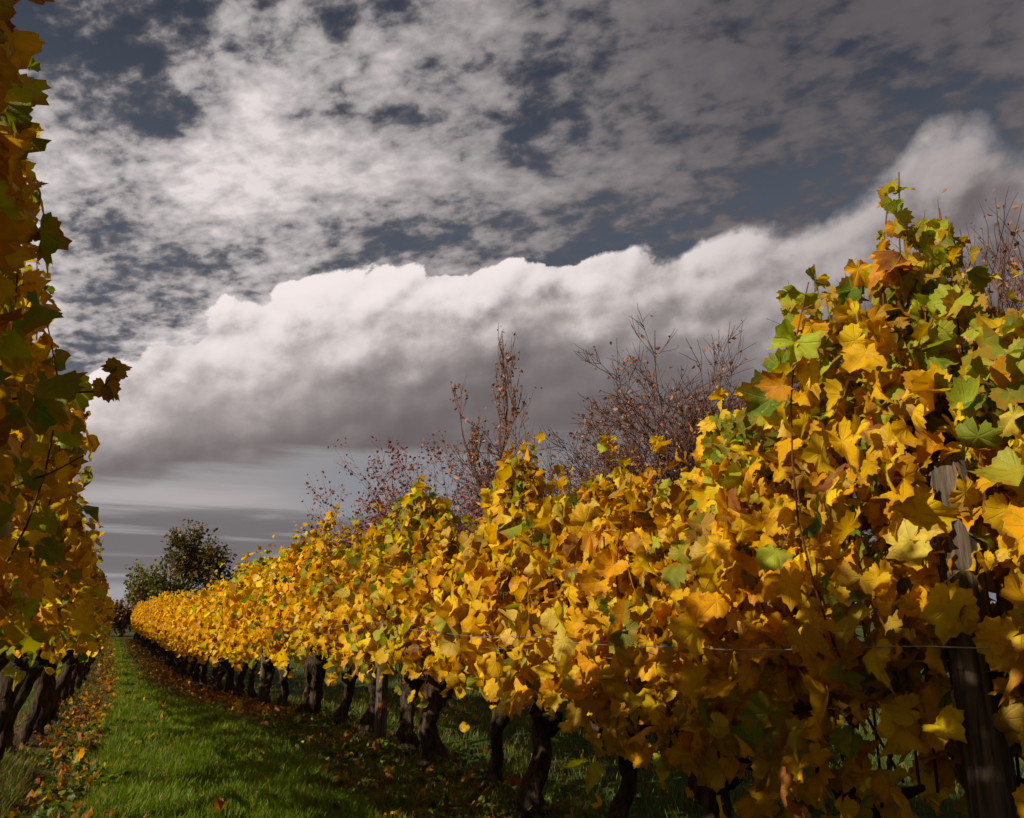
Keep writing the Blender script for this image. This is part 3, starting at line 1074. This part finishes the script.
DKG = [(0.075, 0.085, 0.018), (0.055, 0.065, 0.016), (0.13, 0.10, 0.02), (0.20, 0.10, 0.025)]
OLV = [(0.14, 0.15, 0.018), (0.18, 0.14, 0.022), (0.10, 0.11, 0.02)]
tree(31, 'broadleaf_tree', 'dark green rounded tree standing beyond the far end of the rows', 'tree', (4.6, 75, -0.3), 1, 3.6, 0.30, 5, 4200, 0.32, DKG, (4, 5), 0.12, 0.95, 0.70, 0.05, jit=0.22)
tree(32, 'olive_bush', 'yellow green bush at the left foot of the dark rounded tree', 'bush', (3.3, 72, -0.3), 8, 2.3, 0.06, 3, 3600, 0.30, OLV, (3, 5), 0.14, 0.75, 0.66, 0.40, jit=0.28)
tree(33, 'brown_bush', 'bare brown bush at the far left of the distant tree group', 'bush', (2.4, 71, -0.3), 6, 1.9, 0.05, 4, 1100, 0.20, BRN, (3, 4), 0.12, 0.7, 0.66, 0.35, jit=0.12)
tree(34, 'maroon_bush', 'dark maroon bush at the right foot of the dark rounded tree', 'bush', (9.0, 70, -0.3), 6, 1.8, 0.06, 4, 3200, 0.24, [(0.07, 0.025, 0.022), (0.05, 0.03, 0.02), (0.06, 0.05, 0.02)], (3, 5), 0.12, 0.75, 0.66, 0.40, jit=0.22)
tree(35, 'green_bush', 'low dark green bush behind the distant vines right of the olive bush', 'bush', (7.6, 69, -0.3), 6, 1.2, 0.05, 3, 3200, 0.26, DKG, (3, 5), 0.12, 0.8, 0.66, 0.45, jit=0.25)

tree(36, 'dark_bush', 'low dark bush closing the far end of the grass alley', 'bush', (0.9, 67, -0.3), 7, 1.15, 0.05, 3, 3000, 0.24, DKG + BRN, (3, 5), 0.12, 0.8, 0.66, 0.45, jit=0.22)
tree(37, 'dark_bush', 'low brownish bush at the far end of the left row', 'bush', (-1.5, 69, -0.3), 7, 1.2, 0.05, 3, 3000, 0.24, DKG + BRN, (3, 5), 0.12, 0.8, 0.66, 0.45, jit=0.22)


def hedgerow():
    rng = np.random.default_rng(9)
    K = 26000
    t = rng.uniform(0, 1, K)
    x = -90 + t * 330
    y = 125 + 12 * np.sin(t * 9) + rng.normal(0, 1.5, K)
    h = 2.3 + 1.0 * np.sin(t * 60) + 0.8 * np.sin(t * 143 + 1) + 0.6 * np.sin(t * 331)
    z = -0.4 + rng.uniform(0, 1, K) ** 0.8 * np.maximum(h, 0.8)
    o = obj('treeline', small_leaves('treeline', rng, np.stack([x, y, z], -1), 0.85, DKG + OLV + BRN), M_DRY)
    tag(o, 'low far off line of hedges along the horizon', 'hedgerow', kind='stuff')


hedgerow()


# ------------------------------------------------------------------ grass, weeds and fallen leaves
def build_grass():
    rng = np.random.default_rng(77)
    pts = []

    def band(n, y0, y1, x0, x1, hgt, keep=1.0, ypow=1.0):
        y = y0 + (y1 - y0) * rng.uniform(0, 1, n) ** ypow
        x = x0(y) + (x1(y) - x0(y)) * rng.uniform(0, 1, n)
        h = hgt * rng.uniform(0.45, 1.25, n)
        pts.append(np.stack([x, y, h], -1))
    L = lambda d: (lambda y: rowL(y) + d)
    Rr = lambda d: (lambda y: rowR(y) + d)
    band(95000, 4.5, 14, L(0.66), Rr(-1.05), 0.12, ypow=1.5)
    band(16000, 4.5, 14, Rr(-1.2), Rr(-0.6), 0.09, ypow=1.4)
    band(60000, 14, 62, L(0.72), Rr(-0.75), 0.10, ypow=1.7)
    band(26000, 4.5, 14, L(0.05), L(0.85), 0.06, ypow=1.4)
    band(30000, 3, 30, lambda y: -7 + 0 * y, L(-0.4), 0.12, ypow=1.5)
    band(24000, 4.2, 10, L(-0.55), L(0.14), 0.13, ypow=1.5)
    band(22000, 2.5, 12, Rr(-0.85), Rr(0.4), 0.085, ypow=1.4)
    band(70000, 2.0, 16, Rr(0.35), lambda y: 11 + 0 * y, 0.12, ypow=1.2)
    band(26000, 12, 60, L(-0.4), L(0.8), 0.07, ypow=1.4)
    band(16000, 12, 60, Rr(-0.9), Rr(0.3), 0.07, ypow=1.4)
    band(26000, 16, 45, Rr(0.4), lambda y: 16 + 0 * y, 0.12)
    A = np.concatenate(pts)
    # tussocks: thin out by a patch pattern
    patch = np.sin(A[:, 0] * 5.3 + 1.7 * np.sin(A[:, 1] * 2.1)) + np.sin(A[:, 1] * 4.7 + A[:, 0] * 2.0)
    A = A[rng.uniform(-1.2, 2.6, len(A)) < patch + 2.0]
    patch = np.sin(A[:, 0] * 5.3 + 1.7 * np.sin(A[:, 1] * 2.1)) + np.sin(A[:, 1] * 4.7 + A[:, 0] * 2.0)
    A[:, 2] *= 1 + 0.24 * patch + 0.16 * np.sin(A[:, 0] * 17 + 3 * np.sin(A[:, 1] * 6))
    K = len(A)
    base = np.stack([A[:, 0], A[:, 1], gz(A[:, 0], A[:, 1]) - 0.01], -1)
    far = 1 + 0.045 * np.maximum(A[:, 1] - 8, 0)
    th = rng.uniform(0, 6.28, K)
    w = (0.0030 * rng.uniform(0.7, 1.5, K) * far)[:, None]
    sd = np.stack([np.cos(th), np.sin(th), np.zeros(K)], -1)
    bend = np.stack([np.cos(th + 1.57), np.sin(th + 1.57), np.zeros(K)], -1) * (A[:, 2] * rng.uniform(0.1, 0.75, K))[:, None]
    up = np.stack([np.zeros(K), np.zeros(K), A[:, 2]], -1)
    lean = rng.normal(0, 0.25, (K, 3)) * A[:, 2:3] * np.array([1, 1, 0])
    v0, v1 = base - sd * w, base + sd * w
    m = base + up * 0.55 + bend * 0.3 + lean * 0.5
    v2, v3 = m - sd * w * 0.8, m + sd * w * 0.8
    v4 = base + up * 0.95 + bend + lean
    V = np.stack([v0, v1, v2, v3, v4], 1).reshape(-1, 3)
    k = np.arange(K) * 5
    T = np.concatenate([np.stack([k, k + 1, k + 3], -1), np.stack([k, k + 3, k + 2], -1), np.stack([k + 2, k + 3, k + 4], -1)])
    c = np.array([[0.125, 0.205, 0.008], [0.175, 0.26, 0.010], [0.08, 0.145, 0.008], [0.22, 0.22, 0.02], [0.30, 0.23, 0.07]])
    ci = rng.choice(5, K, p=[0.30, 0.24, 0.26, 0.12, 0.08])
    cc = c[ci] * rng.uniform(0.7, 1.3, K)[:, None]
    dry = (A[:, 0] < rowL(A[:, 1]) + 0.55) | (A[:, 0] > rowR(A[:, 1]) - 1.0)
    dm = dry & (rng.uniform(0, 1, K) < 0.60)
    cc[dm] = np.array([0.17, 0.125, 0.045]) * rng.uniform(0.5, 1.2, dm.sum())[:, None]
    o = obj('grass', mesh_np('grass', V, T, col=np.repeat(cc, 5, 0)), M_GRASS)
    tag(o, 'lush short grass growing in the alley and behind the vines', 'grass', kind='stuff')


build_grass()


def build_weeds():
    rng = np.random.default_rng(12)
    P, N, S = [], [], []
    for c in range(430):
        y = rng.uniform(3.2, 12)
        if rng.uniform() < 0.7:
            x = rowR(y) + rng.normal(-0.45, 0.42)
        else:
            x = rowL(y) + rng.normal(0.55, 0.25)
        z = float(gz(x, y))
        n = rng.integers(6, 16)
        a = rng.uniform(0, 6.28, n)
        rad = rng.uniform(0.01, 0.09, n)
        P.append(np.stack([x + rad * np.cos(a), y + rad * np.sin(a), z + rng.uniform(0.02, 0.12, n)], -1))
        N.append(np.stack([np.cos(a) * 0.6, np.sin(a) * 0.6, rng.uniform(0.5, 1.2, n)], -1))
        S.append(rng.uniform(0.015, 0.04, n))
    P, N, S = np.concatenate(P), np.concatenate(N), np.concatenate(S)
    K = len(P)
    tip = N * np.array([1, 1, -0.2]) + rng.normal(0, 0.2, (K, 3))
    col = np.array([[0.06, 0.10, 0.008], [0.10, 0.14, 0.010], [0.15, 0.16, 0.015]])[rng.integers(0, 3, K)] * rng.uniform(0.7, 1.3, K)[:, None]
    o = obj('weeds', leaves_mesh('weeds', rng, P, N, tip, S, col, 2), M_GRASS)
    tag(o, 'low broad leaved weeds growing under the right row', 'weeds', kind='stuff')


build_weeds()


def build_litter():
    rng = np.random.default_rng(31)
    X = []
    n = 440
    y = 4.8 + 40 * rng.uniform(0, 1, n) ** 2.0
    X.append(np.stack([rowL(y) + rng.normal(0.50, 0.16, n), y], -1))
    n = 520
    y = 9 + 48 * rng.uniform(0, 1, n) ** 1.3
    X.append(np.stack([rowL(y) + rng.normal(0.42, 0.20, n), y], -1))
    n = 900
    y = 12 + 45 * rng.uniform(0, 1, n) ** 1.3
    X.append(np.stack([rowR(y) + rng.normal(-0.40, 0.22, n), y], -1))
    n = 260
    y = 4.8 + 14 * rng.uniform(0, 1, n) ** 1.3
    X.append(np.stack([rowL(y) + rng.normal(0.25, 0.45, n), y], -1))
    n = 1100
    y = 3.0 + 30 * rng.uniform(0, 1, n) ** 1.5
    X.append(np.stack([rowR(y) + rng.normal(-0.45, 0.40, n), y], -1))
    n = 160
    y = 5 + 12 * rng.uniform(0, 1, n)
    X.append(np.stack([rng.uniform(-0.3, 6, n), y], -1))
    A = np.concatenate(X)
    K = len(A)
    P = np.stack([A[:, 0], A[:, 1], gz(A[:, 0], A[:, 1]) + rng.uniform(0.012, 0.06, K)], -1)
    N = np.stack([rng.normal(0, 0.45, K), rng.normal(0, 0.45, K), np.ones(K)], -1)
    tip = np.stack([rng.normal(0, 1, K), rng.normal(0, 1, K), np.zeros(K)], -1)
    col = pick(rng, K, {'gold': 0.25, 'amber': 0.5, 'rust': 0.9, 'brown': 2.0, 'yellow': 0.15, 'pale': 0.12})
    o = obj('fallen_leaves', leaves_mesh('fallen_leaves', rng, P, N, tip, rng.uniform(0.028, 0.068, K), col, 1, 1.6), M_LEAF)
    tag(o, 'orange and brown fallen vine leaves strewn along the strips under the rows', 'leaves', kind='stuff')


build_litter()
